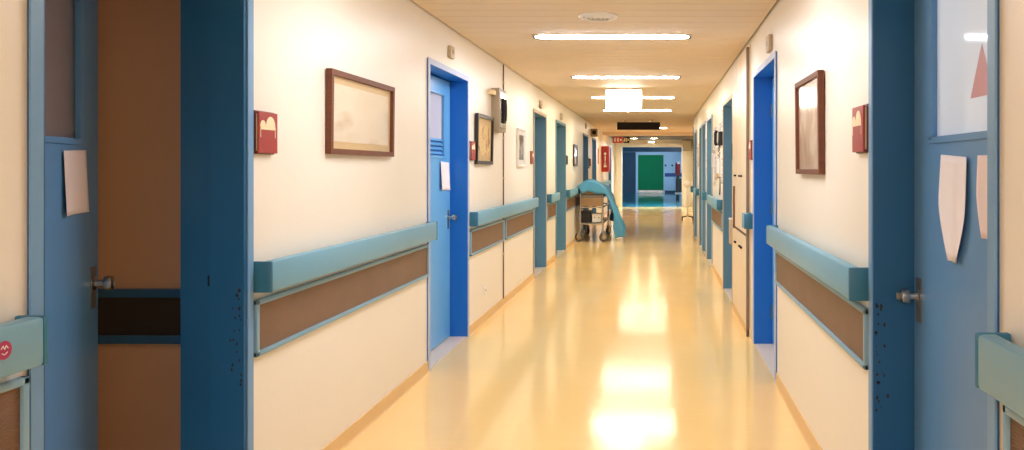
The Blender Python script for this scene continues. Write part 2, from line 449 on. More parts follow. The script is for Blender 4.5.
sheet_on(ML, .745, 1.305, .20, .215, .012, 'blank pinkish paper taped under the window of the ajar left door', M['paper_pink'], tilt=.03, side=-1)
MR = Matrix.Translation((XR+.135, RIGHT[0][0]+.004, 0))
sheet_on(MR, 2.39-1.804, 1.232, .205, .315, .014, 'creased white paper taped under the window of the right door, left one', M['paper'], fold=.022, tilt=.05, side=1, taper=.72)
sheet_on(MR, 2.12-1.804, 1.275, .17, .225, .010, 'smaller cream paper taped beside the creased sheet on the right door', M['paper_pink'], fold=.012, side=1, taper=.35)
M3 = Matrix.Translation((XL-.135, LEFT[1][0]+.004, 0))
sheet_on(M3, 6.24-5.364, 1.295, .24, .22, .02, 'white paper taped under the louvres of the light blue door', M['paper'], tilt=-.03, side=-1)
# triangular warning sticker on the right pane
b = MB().prism([(.345, 1.553), (.505, 1.553), (.425, 1.70)], 'x', .0155, .0145)
b.build('warning_sticker', M['warn'], LEAF_R)

# ------------------------------------------------------------------ handrails & bumpers
RZ0, RZ1 = .883, 1.0
def rail(side, a, c, label, cap_a=True, cap_c=True):
    xw = XL if side < 0 else XR
    d = lambda t: xw-side*t
    root = thing('handrail', label, 'handrail', 'teal wall handrails')
    b = MB().box(d(.030), d(.075), a+.012, c-.012, RZ0, RZ1, .010); b.build('rail', M['teal'], root, True)
    for y0, y1, on in ((a, a+.014, cap_a), (c-.014, c, cap_c)):
        if on: MB().box(d(.0005), d(.076), y0, y1, RZ0-.001, RZ1+.001, .006).build('end_cap', M['teal_cap'], root, True)
    n = max(1, int((c-a)/1.0)); 
    for i in range(n):
        y = a+(c-a)*(i+.5)/n
        MB().box(d(.0005), d(.034), y-.03, y+.03, RZ0+.03, RZ1-.03, .004).build('bracket', M['teal_cap'], root)
    return root
BZ0, BZ1 = .638, .853
def bumper(side, a, c, label):
    xw = XL if side < 0 else XR
    d = lambda t: xw-side*t
    root = thing('bumper_panel', label, 'wall bumper', 'brown wall bumpers')
    w = .020; t = .022
    f = MB()
    f.box(d(.0005), d(t), a, c, BZ0, BZ0+w, .004); f.box(d(.0005), d(t), a, c, BZ1-w, BZ1, .004)
    f.box(d(.0005), d(t), a, a+w, BZ0, BZ1, .004); f.box(d(.0005), d(t), c-w, c, BZ0, BZ1, .004)
    f.build('border', M['teal_frame'], root, True)
    MB().box(d(.0005), d(.013), a+w-.002, c-w+.002, BZ0+w-.002, BZ1-w+.002).build('insert', M['insert'], root)
    return root
rail(-1, -1.0, 1.915, 'teal handrail at the left edge bearing a round pink sticker'); bumper(-1, -1.0, 1.925, 'brown ribbed wall bumper at the left edge')
rail(-1, 3.02, 5.305, 'long teal handrail under the wide framed picture'); bumper(-1, 3.02, 5.30, 'long brown bumper under the wide framed picture')
rail(-1, 6.50, 9.85, 'teal handrail under the ochre print and dark figure print')
bumper(-1, 6.50, 7.88, 'brown bumper under the ochre print'); bumper(-1, 8.02, 9.83, 'brown bumper under the dark figure print')
rail(-1, 11.05, 12.03, 'short teal handrail between the two grey teal left doorways'); bumper(-1, 11.06, 12.02, 'short brown bumper between the two grey teal left doorways')
rail(-1, 13.38, 16.47, 'teal handrail on the left wall behind the stretcher'); bumper(-1, 13.38, 16.45, 'brown bumper on the left wall behind the stretcher')
rail(-1, 20.1, 25.2, 'teal handrail under the red hose cabinet'); bumper(-1, 20.1, 25.2, 'brown bumper under the red hose cabinet')
rail(1, -1.0, 1.715, 'teal handrail at the right edge beside the papered door'); bumper(1, -1.0, 1.70, 'brown bumper at the bottom right corner')
rail(1, 2.83, 4.99, 'long teal handrail under the upright picture on the right'); bumper(1, 2.83, 4.98, 'long brown bumper under the upright picture on the right')
rail(1, 6.23, 6.40, 'stub of teal handrail on the cream cupboard')
rail(1, 9.10, 10.85, 'teal handrail below the pinned papers'); bumper(1, 9.10, 10.85, 'brown bumper below the pinned papers')
rail(1, 12.02, 12.29, 'short teal handrail between the right wall doorways, nearer one'); rail(1, 14.16, 14.98, 'short teal handrail between the right wall doorways, farther one')
rail(1, 16.02, 16.45, 'last stub of teal handrail by the wheeled stand')
st = MB().lathe([(.021, 0), (.021, .0012), (.0195, .0015)], (XL+.0752, 1.782, .946), 'x', 28).build('round_sticker', M['sticker'])
tag(st, 'round pink sticker with white scrawl on the left edge handrail', 'sticker')
b = MB()
for pts in ([(-.010, .004), (-.004, .010), (.0, .002), (.004, .010), (.010, .003)], [(-.008, -.006), (.0, -.010), (.008, -.005)]):
    b.tube([(XL+.0768, 1.782+u, .946+v) for u, v in pts], .0011, 6)
b.build('scrawl', M['white'], st)
# room bumper, dim room's shade painted into border and insert
root = thing('bumper_panel', 'blue bordered black wall bumper in the dim room on the left', 'wall bumper')
f = MB(); xa, xb = RX-2.3, RX-.02
for z0, z1 in ((BZ0-.005, BZ0+.03), (BZ1-.03, BZ1+.005)): f.box(xa, xb, 3.299, 3.275, z0, z1, .003)
f.build('border', M['navy'], root); MB().box(xa, xb, 3.299, 3.285, BZ0+.02, BZ1-.02).build('insert', M['insert_dark'], root)

# ------------------------------------------------------------------ red room signs
def room_sign(side, y, z, s, label):
    xw = XL if side < 0 else XR
    d = lambda t: xw-side*t; sg = -side
    root = thing('room_sign', label, 'sign', 'red room signs')
    w, h = .150*s, .158*s
    MB().box(d(.0005), d(.010), y-w/2-.004, y+w/2+.004, z-h/2-.004, z+h/2+.004, .002).build('back_plate', M['red_dark'], root)
    MB().box(d(.010), d(.017), y-w/2+.008, y+w/2-.008, z-h/2+.008, z+h/2-.008).build('spacer', M['cream'], root)
    MB().box(d(.017), d(.025), y-w/2, y+w/2, z-h/2, z+h/2, .003).build('face_plate', M['red'], root)
    ic = MB(); q = w
    def arc(cy, r, t0, t1):
        return [(cy+r*math.cos(t), z+h*.14+r*1.1*math.sin(t)) for t in [t0+(t1-t0)*i/12 for i in range(13)]]
    u0 = -side  # reading direction along Y
    ic.prism(arc(y+sg*.10*q, q*.25, 0, PI), 'x', d(.0252), d(.0262))
    ic.prism(arc(y-sg*.30*q, q*.15, 0, PI), 'x', d(.0252), d(.0262))
    ic.box(d(.0252), d(.0262), y-sg*.43*q, y+sg*.36*q, z+h*.07, z+h*.14)
    for yy in (y-sg*.42*q, y+sg*.35*q): ic.box(d(.0252), d(.0262), yy-.012*q, yy+.012*q, z-h*.12, z+h*.10)
    ic.build('pictogram', M['cream'], root)
    return root
room_sign(-1, 3.10, 1.49, 1, 'red sign with cream arches left of the wide framed picture')
room_sign(1, 2.915, 1.495, 1.05, 'red sign with cream arches beside the blue frame on the right')
room_sign(-1, 6.565, 1.50, .95, 'small red sign between light blue door and ochre print')
room_sign(-1, 9.72, 1.49, .95, 'small red sign before the first grey teal left doorway')
room_sign(1, 6.30, 1.50, .95, 'red sign at the edge of the cream cupboard')
room_sign(-1, 18.25, 1.50, 1, 'small red sign between the two blue left doorways')
def dark_sign(side, y, z, w, h, label):
    xw = XL if side < 0 else XR; d = lambda t: xw-side*t
    r = thing('door_sign', label, 'sign')
    MB().box(d(.0005), d(.014), y-w/2, y+w/2, z-h/2, z+h/2, .002).build('back_plate', M['steel_dark'], r)
    MB().box(d(.014), d(.022), y-w/2+.01, y+w/2-.01, z-h/2+.01, z+h/2-.01, .002).build('face_plate', M['dark_sign'], r)
dark_sign(1, 7.79, 1.52, .14, .18, 'dark grey sign beside the doorway after the cupboard')
dark_sign(-1, 13.48, 1.50, .16, .16, 'dark sign after the second grey teal left doorway')
dark_sign(-1, 17.85, 1.48, .16, .24, 'dark sign beside the blue doorway behind the stretcher')

# ------------------------------------------------------------------ framed pictures
def picture(side, y0, y1, z0, z1, fw, label, m_fr, m_art, mat_w=0, m_mat=None, tilt=0, depth=.028, glass=True):
    xw = XL if side < 0 else XR
    yc, zc = (y0+y1)/2, (z0+z1)/2
    root = thing('framed_picture', label, 'picture', 'pictures on the corridor walls', loc=(xw-side*.001, yc, z0))
    root.rotation_euler = (0, -side*tilt, 0)
    hw, h = (y1-y0)/2, z1-z0
    d = lambda t: -side*t
    f = MB()
    for sg in (-1, 1):
        f.prism([(sg*hw, 0), (sg*hw, h), (sg*(hw-fw), h-fw), (sg*(hw-fw), fw)], 'x', d(0), d(depth))
    f.prism([(-hw, 0), (hw, 0), (hw-fw, fw), (-hw+fw, fw)], 'x', d(0), d(depth))
    f.prism([(-hw, h), (hw, h), (hw-fw, h-fw), (-hw+fw, h-fw)], 'x', d(0), d(depth))
    f.build('frame', m_fr, root)
    if mat_w:
        iw, ih = hw-fw, h-fw
        g = MB().box(d(.004), d(.010), -iw, iw, fw, h-fw); g.build('mount', m_mat, root)
    MB().box(d(.0105), d(.012), -hw+fw+mat_w, hw-fw-mat_w, fw+mat_w, h-fw-mat_w).build('print', m_art, root)
    if glass: MB().box(d(.016), d(.018), -hw+fw-.004, hw-fw+.004, fw-.004, h-fw+.004).build('glass', M['glass'], root)
    return root
picture(-1, 3.685, 4.57, 1.42, 1.815, .026, 'wide brown framed pale print on the left wall', M['wood_dark'], M['art_beige'], .035, M['gold'], tilt=.012)
picture(-1, 6.69, 7.33, 1.39, 1.82, .03, 'black framed ochre abstract print beside the light blue door', M['wood_black'], M['art_yellow'], .05, M['gold'], tilt=.02)
picture(-1, 8.70, 9.17, 1.38, 1.80, .012, 'white mounted dark figure print before the first grey teal doorway', M['white'], M['art_dark'], .06, M['white'])
picture(-1, 14.55, 15.15, 1.40, 1.80, .04, 'small dark framed picture above the stretcher', M['wood_black'], M['art_beige'], .03, M['cream'])
picture(1, 3.585, 4.19, 1.325, 1.795, .024, 'upright dark framed brown print on the right wall', M['wood_dark'], M['art_brown'], 0, None, tilt=.012)

# ------------------------------------------------------------------ boxes, sensors, conduit on the walls
def sensor(side, y, z, s, label):
    xw = XL if side < 0 else XR; d = lambda t: xw-side*t
    r = thing('wall_sensor', label, 'sensor', 'small beige boxes above the doors')
    MB().box(d(.0005), d(.026), y-.055*s, y+.055*s, z-.045*s, z+.045*s, .005).build('housing', M['beige'], r, True)
    MB().lathe([(.016*s, .026), (.016*s, .029), (.008*s, .032)], (xw if side < 0 else xw, y, z), 'x', 16).xform(Matrix.Identity(4) if side < 0 else (Matrix.Translation((2*xw, 0, 0)) @ Matrix.Diagonal((-1, 1, 1, 1)))).build('lens', M['grey_box'], r, True)
sensor(-1, 5.90, 2.21, 1, 'small beige box on the wall above the light blue door')
sensor(1, 5.30, 2.18, 1.2, 'small beige box on the wall above the bright blue right doorway')
sensor(-1, 10.45, 2.19, 1.1, 'small beige box above the first grey teal left doorway')
sensor(-1, 12.7, 2.18, 1.1, 'small beige box above the second grey teal left doorway')
sensor(-1, 17.1, 2.27, 1.3, 'small brown box above the blue doorway behind the stretcher')
r = thing('alarm_box', 'brown alarm box under the ceiling before the red hose cabinet', 'alarm', loc=(0, 0, 0))
MB().box(XL+.0005, XL+.16, 18.45, 18.62, 2.10, 2.28, .01).build('housing', M['grey_box'], r); MB().lathe([(.05, 0), (.05, -.02), (.03, -.03)], (XL+.08, 18.45, 2.19), 'y', 20).build('sounder', M['dark_sign'], r, True)
# grey control box with a handset
r = thing('control_box', 'tall grey metal box with black handset above the ochre print', 'box')
MB().box(XL+.0005, XL+.075, 7.38, 7.71, 1.70, 2.10, .006).build('housing', M['grey_box'], r, True)
MB().box(XL+.075, XL+.081, 7.41, 7.68, 1.73, 2.07, .003).build('panel', M['steel'], r)
MB().tube([(XL+.100, 7.54, 1.80), (XL+.104, 7.54, 1.86), (XL+.104, 7.54, 1.94), (XL+.100, 7.54, 2.00)], .014, 12).build('handset', M['black'], r, True)
MB().box(XL+.081, XL+.098, 7.48, 7.60, 1.78, 2.01, .004).build('cradle', M['dark_sign'], r)
MB().box(XL+.0005, XL+.05, 7.24, 7.37, 2.03, 2.07, .003).build('bracket', M['cream'], r)
r = thing('cable_conduit', 'thin brown conduit running down the left wall past the control box', 'conduit')
MB().box(XL+.0005, XL+.010, 7.935, 7.955, .06, H-.002, .002).build('channel', M['brown_edge'], r)
for zz in (.5, 1.25, 1.65, 2.2): MB().box(XL+.0005, XL+.013, 7.925, 7.965, zz, zz+.02, .002).build('clip', M['beige'], r)
r = thing('wall_socket', 'small socket low on the left wall under the ochre print bumper', 'socket')
MB().box(XL+.0005, XL+.010, 7.06, 7.14, .235, .315, .004).build('plate', M['white'], r, True)
for yy in (7.085, 7.115): MB().cyl((XL+.0095, yy, .275), (XL+.011, yy, .275), .006, n=12).build('hole', M['black'], r)

# ------------------------------------------------------------------ cupboard on the right wall
r = thing('built_in_cupboard', 'tall cream built-in cupboard beyond the bright blue right doorway', 'cupboard')
xw = XR
MB().box(xw-.0005, xw-.012, 6.42, 7.70, .0, 2.36).build('carcass', M['cupboard'], r)
ys = [6.47, 6.90, 7.30, 7.69]
for i in range(3):
    y0, y1 = ys[i]+.006, ys[i+1]-.006
    for (z0, z1, nm) in ((.075, .80, 'lower'), (.82, 2.30, 'upper')):
        dd = MB().box(xw-.0125, xw-.030, y0, y1, z0, z1, .002).build('cupboard_door', M['cupboard'], r)
        hy = y0+.05 if i else y1-.05
        zz = 1.29 if nm == 'upper' else .68
        MB().box(xw-.030, xw-.048, hy-.035, hy+.035, zz-.008, zz+.008, .003).build('pull', M['dark_sign'], dd)
MB().box(xw-.0125, xw-.034, 6.47, 7.46, .802, .818).build('edging', M['brown_edge'], r)
MB().box(xw-.030, xw-.046, 7.45, 7.475, .80, 1.19, .003).build('grip', M['brown_edge'], r)
MB().box(xw-.0125, xw-.036, 6.425, 6.465, .0, 2.33, .004).build('side_post', M['side_post'], r)
MB().box(xw-.012, xw-.026, 6.425, 7.70, .0, .068).build('plinth', M['cove'], r)
r = thing('crash_guard', 'pale vertical guard on the wall at the far edge of the cupboard', 'guard')
MB().box(xw-.0005, xw-.055, 7.735, 7.795, .62, .86, .012).build('strip', M['beige'], r, True)
MB().box(xw-.0005, xw-.058, 7.735, 7.795, .86, .875, .005).build('cap', M['white'], r, True)

# ------------------------------------------------------------------ notices on the right wall
NB = [(9.20, 1.93, .21, .20, 'notice'), (9.50, 1.75, .21, .30, 'notice'), (9.78, 1.70, .20, .26, 'notice'), (10.15, 1.74, .21, .30, 'paper'), (10.50, 1.70, .25, .36, 'notice'),
      (9.22, 1.33, .21, .30, 'notice'), (9.92, 1.38, .22, .30, 'paper_tan'), (10.22, 1.36, .21, .30, 'notice'), (10.55, 1.30, .21, .30, 'paper'), (9.55, 1.15, .10, .22, 'dark_sign'),
      (12.1, 1.55, .2, .5, 'notice'), (12.18, 1.95, .21, .28, 'paper'), (14.35, 1.6, .3, .42, 'paper_tan'), (14.72, 1.55, .3, .42, 'notice'), (16.25, 1.62, .3, .5, 'notice'), (16.2, 1.15, .21, .3, 'paper')]
NL = ['printed notice above the black wall phone, nearest of the papers past the right doorway', 'printed notice, upper row, second of the pinned papers', 'printed notice, upper row, third of the pinned papers', 'white sheet, upper row, fourth of the pinned papers', 'large printed notice, upper row, farthest of the pinned papers',
      'printed notice, lower row, under the black wall phone', 'tan card in the lower row of pinned papers', 'printed notice, lower row, beside the tan card', 'white sheet, lower row, farthest of the pinned papers', 'small dark plate low among the pinned papers',
      'long printed notice past the third right doorway', 'white sheet above the long printed notice', 'tan card between the farther right doorways', 'printed notice beside the farther tan card', 'tall printed notice at the end of the right wall', 'white sheet low at the end of the right wall']
for (y, z, w, h, mm), lb in zip(NB, NL):
    random.seed(int(y*100))
    a0 = random.uniform(-.03, .03)
    def fn(i, j, y=y, z=z, w=w, h=h, a0=a0):
        u, v = (i-.5)*w, (j-.5)*h
        return Vector((XR-.003-.012*(1-j)**2*abs(i-.3), y+u+v*a0, z+v-u*a0))
    o = MB().grid(fn, 8, 8).build('pinned_notice', M[mm], None, True, loc=(XR-.002, y, z))
    o.modifiers.new('thick', 'SOLIDIFY').thickness = .0008
    tag(o, lb, 'notice', 'papers pinned to the right wall')
    MB().sphere((XR-.006, y, z+h*.44), .007, n=8).build('pin', M['red'], o, True).location = -Vector((XR-.002, y, z))
for (y, z, lb) in ((9.62, 1.42, 'white leaflet holder nearest in the row under the printed notices'), (9.965, 1.74, 'white leaflet holder among the upper row of pinned papers'), (10.38, 1.50, 'white leaflet holder farthest among the pinned papers')):
    q = thing('leaflet_holder', lb, 'leaflet holder', 'leaflet holders on the right wall')
    b = MB().box(XR-.0005, XR-.004, y-.06, y+.06, z-.12, z+.12).box(XR-.040, XR-.044, y-.06, y+.06, z-.12, z+.03).box(XR-.0005, XR-.044, y-.06, y-.057, z-.12, z+.05).box(XR-.0005, XR-.044, y+.057, y+.06, z-.12, z+.05).box(XR-.0005, XR-.044, y-.06, y+.06, z-.123, z-.12)
    b.build('rack', M['white'], q)
    MB().box(XR-.012, XR-.034, y-.052, y+.052, z-.118, z+.09, .003).build('leaflets', M['notice'], q)
r = thing('wall_phone', 'black wall phone among the pinned papers on the right', 'phone')
MB().box(XR-.0005, XR-.05, 9.13, 9.30, 1.62, 1.78, .01).build('base', M['black'], r, True)
MB().tube([(XR-.07, 9.18, 1.62), (XR-.085, 9.18, 1.65), (XR-.085, 9.18, 1.76), (XR-.07, 9.18, 1.79)], .018, 10).build('handset', M['black'], r, True)
MB().tube([(XR-.04+.01*math.sin(i*1.9), 9.20+.03*math.sin(i*.6), 1.62-.012*i) for i in range(12)], .004, 6).build('cord', M['black'], r, True)

# ------------------------------------------------------------------ ceiling fixtures
def tube_light(y, label, mat, w=1.2, xc=-.35):
    r = thing('ceiling_light', label, 'ceiling light', 'slim tube lights across the corridor ceiling')
    n = 14; prof = []
    def sec(x):   # half width & drop taper to the ends
        e = max(0, (abs(x)-w/2+.05)/.05); return .075*(1-.55*e*e), .010*(1-.5*e*e)
    b = MB(); rings = []
    xs = [-w/2, -w/2+.012, -w/2+.03, -w/2+.06]+[-w/2+.06+(w-.12)*i/6 for i in range(1, 6)]+[w/2-.06, w/2-.03, w/2-.012, w/2]
    for x in xs:
        hw, dr = sec(x)
        rings.append([b.bm.verts.new((xc+x, y+hw*math.cos(PI*i/8), H-.006-dr*math.sin(PI*i/8))) for i in range(9)])
    for A, B in zip(rings, rings[1:]):
        for i in range(8): b.bm.faces.new((A[i], A[i+1], B[i+1], B[i]))
        b.bm.faces.new((A[8], A[0], B[0], B[8]))
    b.bm.faces.new(rings[0]); b.bm.faces.new(rings[-1])
    b.build('diffuser', mat, r, True)
    MB().box(xc-w/2-.02, xc+w/2+.02, y-.085, y+.085, H-.006, H, .002).build('housing', M['beige'], r)
    for sg in (-1, 1): MB().box(xc+sg*(w/2-.004), xc+sg*(w/2+.016), y-.040, y+.040, H-.019, H-.005, .004).build('end_cap', M['steel_dark'], r, True)
    return r
tube_light(6.26, 'nearest and widest glowing tube light in view on the ceiling', M['tube'])
tube_light(9.02, 'second glowing tube light on the ceiling, before the lit white sign', M['tube'])
tube_light(11.6, 'glowing tube light partly hidden behind the lit white sign', M['tube_far'])
tube_light(14.15, 'glowing tube light just below and behind the lit white sign', M['tube_far'])
tube_light(20.2, 'farthest tube light, mostly hidden behind the dark hanging sign', M['tube_far'])
tube_light(23.3, 'tube light tucked behind the shallow ceiling beam', M['tube_dim'])  # added to brighten the lobby, hidden from view by the beam
tube_light(3.6, 'tube light on the ceiling over the wide framed picture, above the view', M['tube'])
r = thing('ceiling_vent', 'round cream vent on the ceiling before the nearest tube light', 'vent')
cv = (-.40, 5.42, H)
MB().lathe([(.135, 0), (.135, -.010), (.115, -.022), (.100, -.014), (.10, -.002)], cv, 'z', 40).build('rim', M['white'], r, True)
for q in (.085, .058, .03): MB().lathe([(q+.010, -.012), (q, -.024), (q-.012, -.024), (q-.004, -.012)], cv, 'z', 32).build('ring', M['white'], r, True)
# lit sign
r = thing('hanging_sign', 'glowing white lit sign box hanging from the ceiling', 'sign')
xa, xb, Ys = (606-657)*10.2/800, (641.5-657)*10.2/800, 10.2
MB().box(xa-.006, xb+.006, Ys+.008, Ys+.09, 2.115, 2.362, .004).build('housing', M['white'], r)
MB().box(xa, xb, Ys, Ys+.007, 2.122, 2.356).build('lit_face', M['lit_sign'], r)
MB().box((xa+xb)/2-.09, (xa+xb)/2+.09, Ys+.02, Ys+.08, 2.362, H, .002).build('mount', M['beige'], r)
r = thing('hanging_sign', 'dark brown sign board hanging across the far ceiling', 'sign')
MB().box((617-657)*17/800, (660-657)*17/800, 17, 17.05, 2.185, 2.345, .004).build('board', M['dark_sign'], r)
for px in (625, 652): MB().cyl(((px-657)*17/800, 17.025, 2.345), ((px-657)*17/800, 17.025, H), .008, n=8).build('hanger', M['steel_dark'], r)

# ------------------------------------------------------------------ stretcher on the left
GX0, GX1, GY0, GY1 = -1.440, -.985, 14.80, 16.45
r = thing('hospital_stretcher', 'wheeled hospital stretcher against the left wall under a teal sheet', 'stretcher', loc=(0, 0, 0))
for (x, y) in ((GX0+.02, GY0), (GX1-.02, GY0), (GX0+.02, GY1), (GX1-.02, GY1)):
    MB().tube([(x, y, .33), (x, y, .90)], .016, 12).build('post', M['steel'], r, True)
fr = MB()
for z in (.335, .64):
    for y in (GY0, GY1): fr.tube([(GX0+.02, y, z), (GX1-.02, y, z)], .014, 10)
    for x in (GX0+.02, GX1-.02): fr.tube([(x, GY0, z), (x, GY1, z)], .014, 10)
fr.build('frame', M['steel'], r, True)
MB().box(GX0+.02, GX1-.02, GY0-.008, GY0+.012, .66, .82, .006).build('end_panel', M['mattress'], r)
MB().box(GX0+.03, GX1-.03, GY0+.02, GY1-.02, .340, .355).build('shelf', M['steel_dark'], r)
MB().box(GX0, GX1, GY0, GY1, .82, .87, .008).build('deck', M['steel_dark'], r)
MB().box(GX0+.01, GX1-.01, GY0+.01, GY1-.01, .87, .97, .03).build('mattress', M['mattress'], r, True)
for x, y, sg in ((GX0+.02, GY0+.03, 1), (GX1-.02, GY0+.03, 1), (GX0+.02, GY1-.03, -1), (GX1-.02, GY1-.03, -1)):
    ang = {1: 1.15, -1: .5}[sg]*(1 if x < -1.2 else -1)
    Mx = Matrix.Translation((x, y, 0)) @ Matrix.Rotation(ang, 4, 'Z')
    cs = MB().cyl((0, 0, .335), (0, 0, .19), .014, n=12)
    cs.box(-.030, -.024, -.015, .045, .075, .19, .002); cs.box(.024, .030, -.015, .045, .075, .19, .002); cs.box(-.030, .030, -.02, .045, .185, .20, .003)
    c = cs.xform(Mx).build('caster', M['steel'], r, True)
    MB().lathe([(.04, -.018), (.080, -.018), (.088, -.008), (.088, .008), (.080, .018), (.04, .018)], (0, .02, .088), 'x', 28).xform(Mx).build('wheel', M['rubber'], c, True)
    MB().lathe([(.050, -.021), (.050, .021)], (0, .02, .088), 'x', 20).xform(Mx).build('hub', M['steel'], c, True)
# things on the lower shelf
def crate(x0, x1, y0, y1, z0, z1, mat, label, name='storage_box'):
    q = thing(name, label, 'box')
    t = .008
    b = MB().box(x0, x1, y0, y1, z0, z0+t)
    b.box(x0, x0+t, y0, y1, z0, z1); b.box(x1-t, x1, y0, y1, z0, z1); b.box(x0, x1, y0, y0+t, z0, z1); b.box(x0, x1, y1-t, y1, z0, z1)
    b.build('body', mat, q); MB().box(x0-.006, x1+.006, y0-.006, y1+.006, z1, z1+.014, .003).build('lid', mat, q)
    for sg in (0, 1):
        xx = x0+(x1-x0)*(.28+.44*sg)
        MB().cyl((xx, y0-.004, (z0+z1)/2+.02), (xx, y0+.001, (z0+z1)/2+.02), .010, n=12).build('catch', M['brown_edge'], q)
crate(-1.21, -1.03, 14.86, 15.2, .356, .50, M['white'], 'white box on the lower shelf of the stretcher')
crate(-1.41, -1.23, 14.90, 15.4, .356, .55, M['black'], 'black box on the lower shelf of the stretcher')
# sheet
def sheet_fn(i, j):
    y = GY0-.03+(GY1-GY0+.08)*j
    L0, LT, L1 = .04, (GX1-GX0)+.02, .92-.25*j
    s = i*(L0+LT+L1)
    rip = .024*math.sin(9*j+3*i)+.018*math.sin(23*j+5*i)+.010*math.sin(40*j-17*i)
    hump = .13*math.exp(-((j-.30)/.32)**2)
    if s < L0:
        t = s/L0; x = GX0-.02-.03*(1-t); z = max(1.012, .985+.03*t+hump*.4*t)
    elif s < L0+LT:
        t = (s-L0)/LT; x = GX0-.02+(GX1-GX0+.04)*t; z = .985+hump*math.sin(PI*min(.97, .15+t*.85))**.8+.03*math.sin(PI*t)+rip*.6
    else:
        t = (s-L0-LT)/L1; fl = (.20+.22*min(1, j/.18)) if j < .18 else .42*max(0, 1-(j-.18)/.82)**1.1+.03
        x = GX1+.02+fl*t**1.25+.05*math.sin(PI*t)+rip*(.5+t*1.6); z = .985+hump*.2*(1-t)-(.92-.30*j)*t
    y = GY0-.035+(GY1-GY0+.08)*max(0, (j-.10)/.90)
    if j < .10: z -= (1-j/.10)*(.12+.05*math.sin(7*i)+.02*math.sin(31*i))*(min(1, max(0, s-L0-.01)/.05) if s < L0+LT else max(0, 1-(s-L0-LT)/L1*3))
    return Vector((x, y, max(z, .035)))
o = MB().grid(sheet_fn, 60, 40).build('draped_sheet', M['sheet'], None, True, loc=(-1.22, 15.6, .97))
o.modifiers.new('thick', 'SOLIDIFY').thickness = .006
tag(o, 'teal cotton sheet draped over the stretcher and hanging to the floor', 'sheet')

# ------------------------------------------------------------------ red hose cabinet
r = thing('hose_cabinet', 'red fire hose cabinet with white figure on the left wall', 'fire cabinet')
MB().box(XL+.0005, XL+.20, 22.0, 22.6, 1.27, 1.98, .01).build('housing', M['fire_red'], r)
MB().box(XL+.02, XL+.18, 21.988, 22.0, 1.30, 1.95, .004).build('side_panel', M['red'], r)
b = MB().box(XL+.09, XL+.12, 21.982, 21.988, 1.45, 1.72)
b.prism([(XL+.06, 1.40), (XL+.15, 1.40), (XL+.12, 1.55), (XL+.09, 1.55)], 'y', 21.982, 21.988); b.cyl((XL+.105, 21.982, 1.77), (XL+.105, 21.988, 1.77), .035)
b.build('symbol', M['white'], r)
MB().box(XL+.20, XL+.212, 22.03, 22.57, 1.30, 1.95, .004).build('cabinet_door', M['red'], r)
o = MB().box(XL+.0005, XL+.006, 20.6, 20.95, 1.48, 1.88).build('wall_notice', M['red']); tag(o, 'flat red notice on the wall before the hose cabinet', 'notice')
o = MB().box(XL+.0005, XL+.006, 23.2, 23.6, 1.3, 1.7).build('wall_notice', M['paper']); tag(o, 'white notice on the wall past the hose cabinet', 'notice')

# ------------------------------------------------------------------ portal and far room
XA, XB, ZP = (622-657)*YP/800, (682-657)*YP/800, 2.13
tag(MB().box(XL-.24, XA-.02, YP, YP+.2, 0, H+.12).box(XB+.02, XALC+.2, YP, YP+.2, 0, H+.12).box(XA-.02, XB+.02, YP, YP+.2, ZP+.02, H+.12).build('wall_portal', M['wall']),
    'cream end wall around the far doorway', 'wall', kind='structure')
f = MB().box(XA-.20, XA, YP-.05, YP+.22, 0, ZP).box(XB, XB+.20, YP-.05, YP+.22, 0, ZP).box(XA-.20, XB+.20, YP-.05, YP+.22, ZP, ZP+.13)
tag(f.build('trim_2', M['wall']), 'broad cream frame of the far doorway', 'trim', kind='structure')
r = thing('exit_light', 'small white lamp above the far doorway', 'lamp')
MB().box(-.32, -.08, YP-.11, YP-.05, 2.265, 2.345, .01).build('housing', M['white'], r); MB().box(-.31, -.09, YP-.118, YP-.11, 2.275, 2.335).build('lens', M['lens'], r)
for xx, lb in ((-.77, 'recessed downlight before the far doorway, left one'), (-.10, 'recessed downlight before the far doorway, right one')):
    r = thing('downlight', lb, 'downlight', 'downlights before the far doorway')
    MB().lathe([(.15, 0), (.15, -.012), (.12, -.014), (.12, -.004)], (xx, 26.9, H-.004), 'z', 24).build('rim', M['steel'], r, True)
    MB().lathe([(.118, -.005), (.118, -.012)], (xx, 26.9, H-.004), 'z', 24).build('lens', M['downlight'], r)
for (x0, x1, m1, m2, lb) in ((-1.40, -1.08, 'fire_red', 'white', 'small red and white sign at the top left of the far doorway'), (-1.06, -.87, 'dark_sign', 'cream', 'small dark and white sign beside the red and white one')):
    r = thing('direction_sign', lb, 'sign')
    MB().box(x0, x1, 25.2, 25.23, 2.17, 2.37, .004).build('board', M[m1], r)
    b = MB(); w = (x1-x0)
    b.box(x0+w*.14, x0+w*.34, 25.192, 25.2, 2.21, 2.33); b.box(x0+w*.46, x0+w*.62, 25.192, 25.2, 2.21, 2.33); b.box(x0+w*.72, x0+w*.90, 25.192, 25.2, 2.24, 2.30)
    b.build('marks', M[m2], r)
    MB().cyl(((x0+x1)/2, 25.215, 2.37), ((x0+x1)/2, 25.215, H), .006, n=8).build('hanger', M['steel_dark'], r)
# right hand box beside portal
r = thing('wall_cabinet', 'pale box on the wall at the top right of the far doorway', 'box')
MB().box(XB+.02, XB+.30, YP-.32, YP-.055, 1.98, 2.36, .01).build('housing', M['grey_box'], r); MB().box(XB+.04, XB+.28, YP-.335, YP-.32, 2.0, 2.34, .005).build('cabinet_door', M['beige'], r)
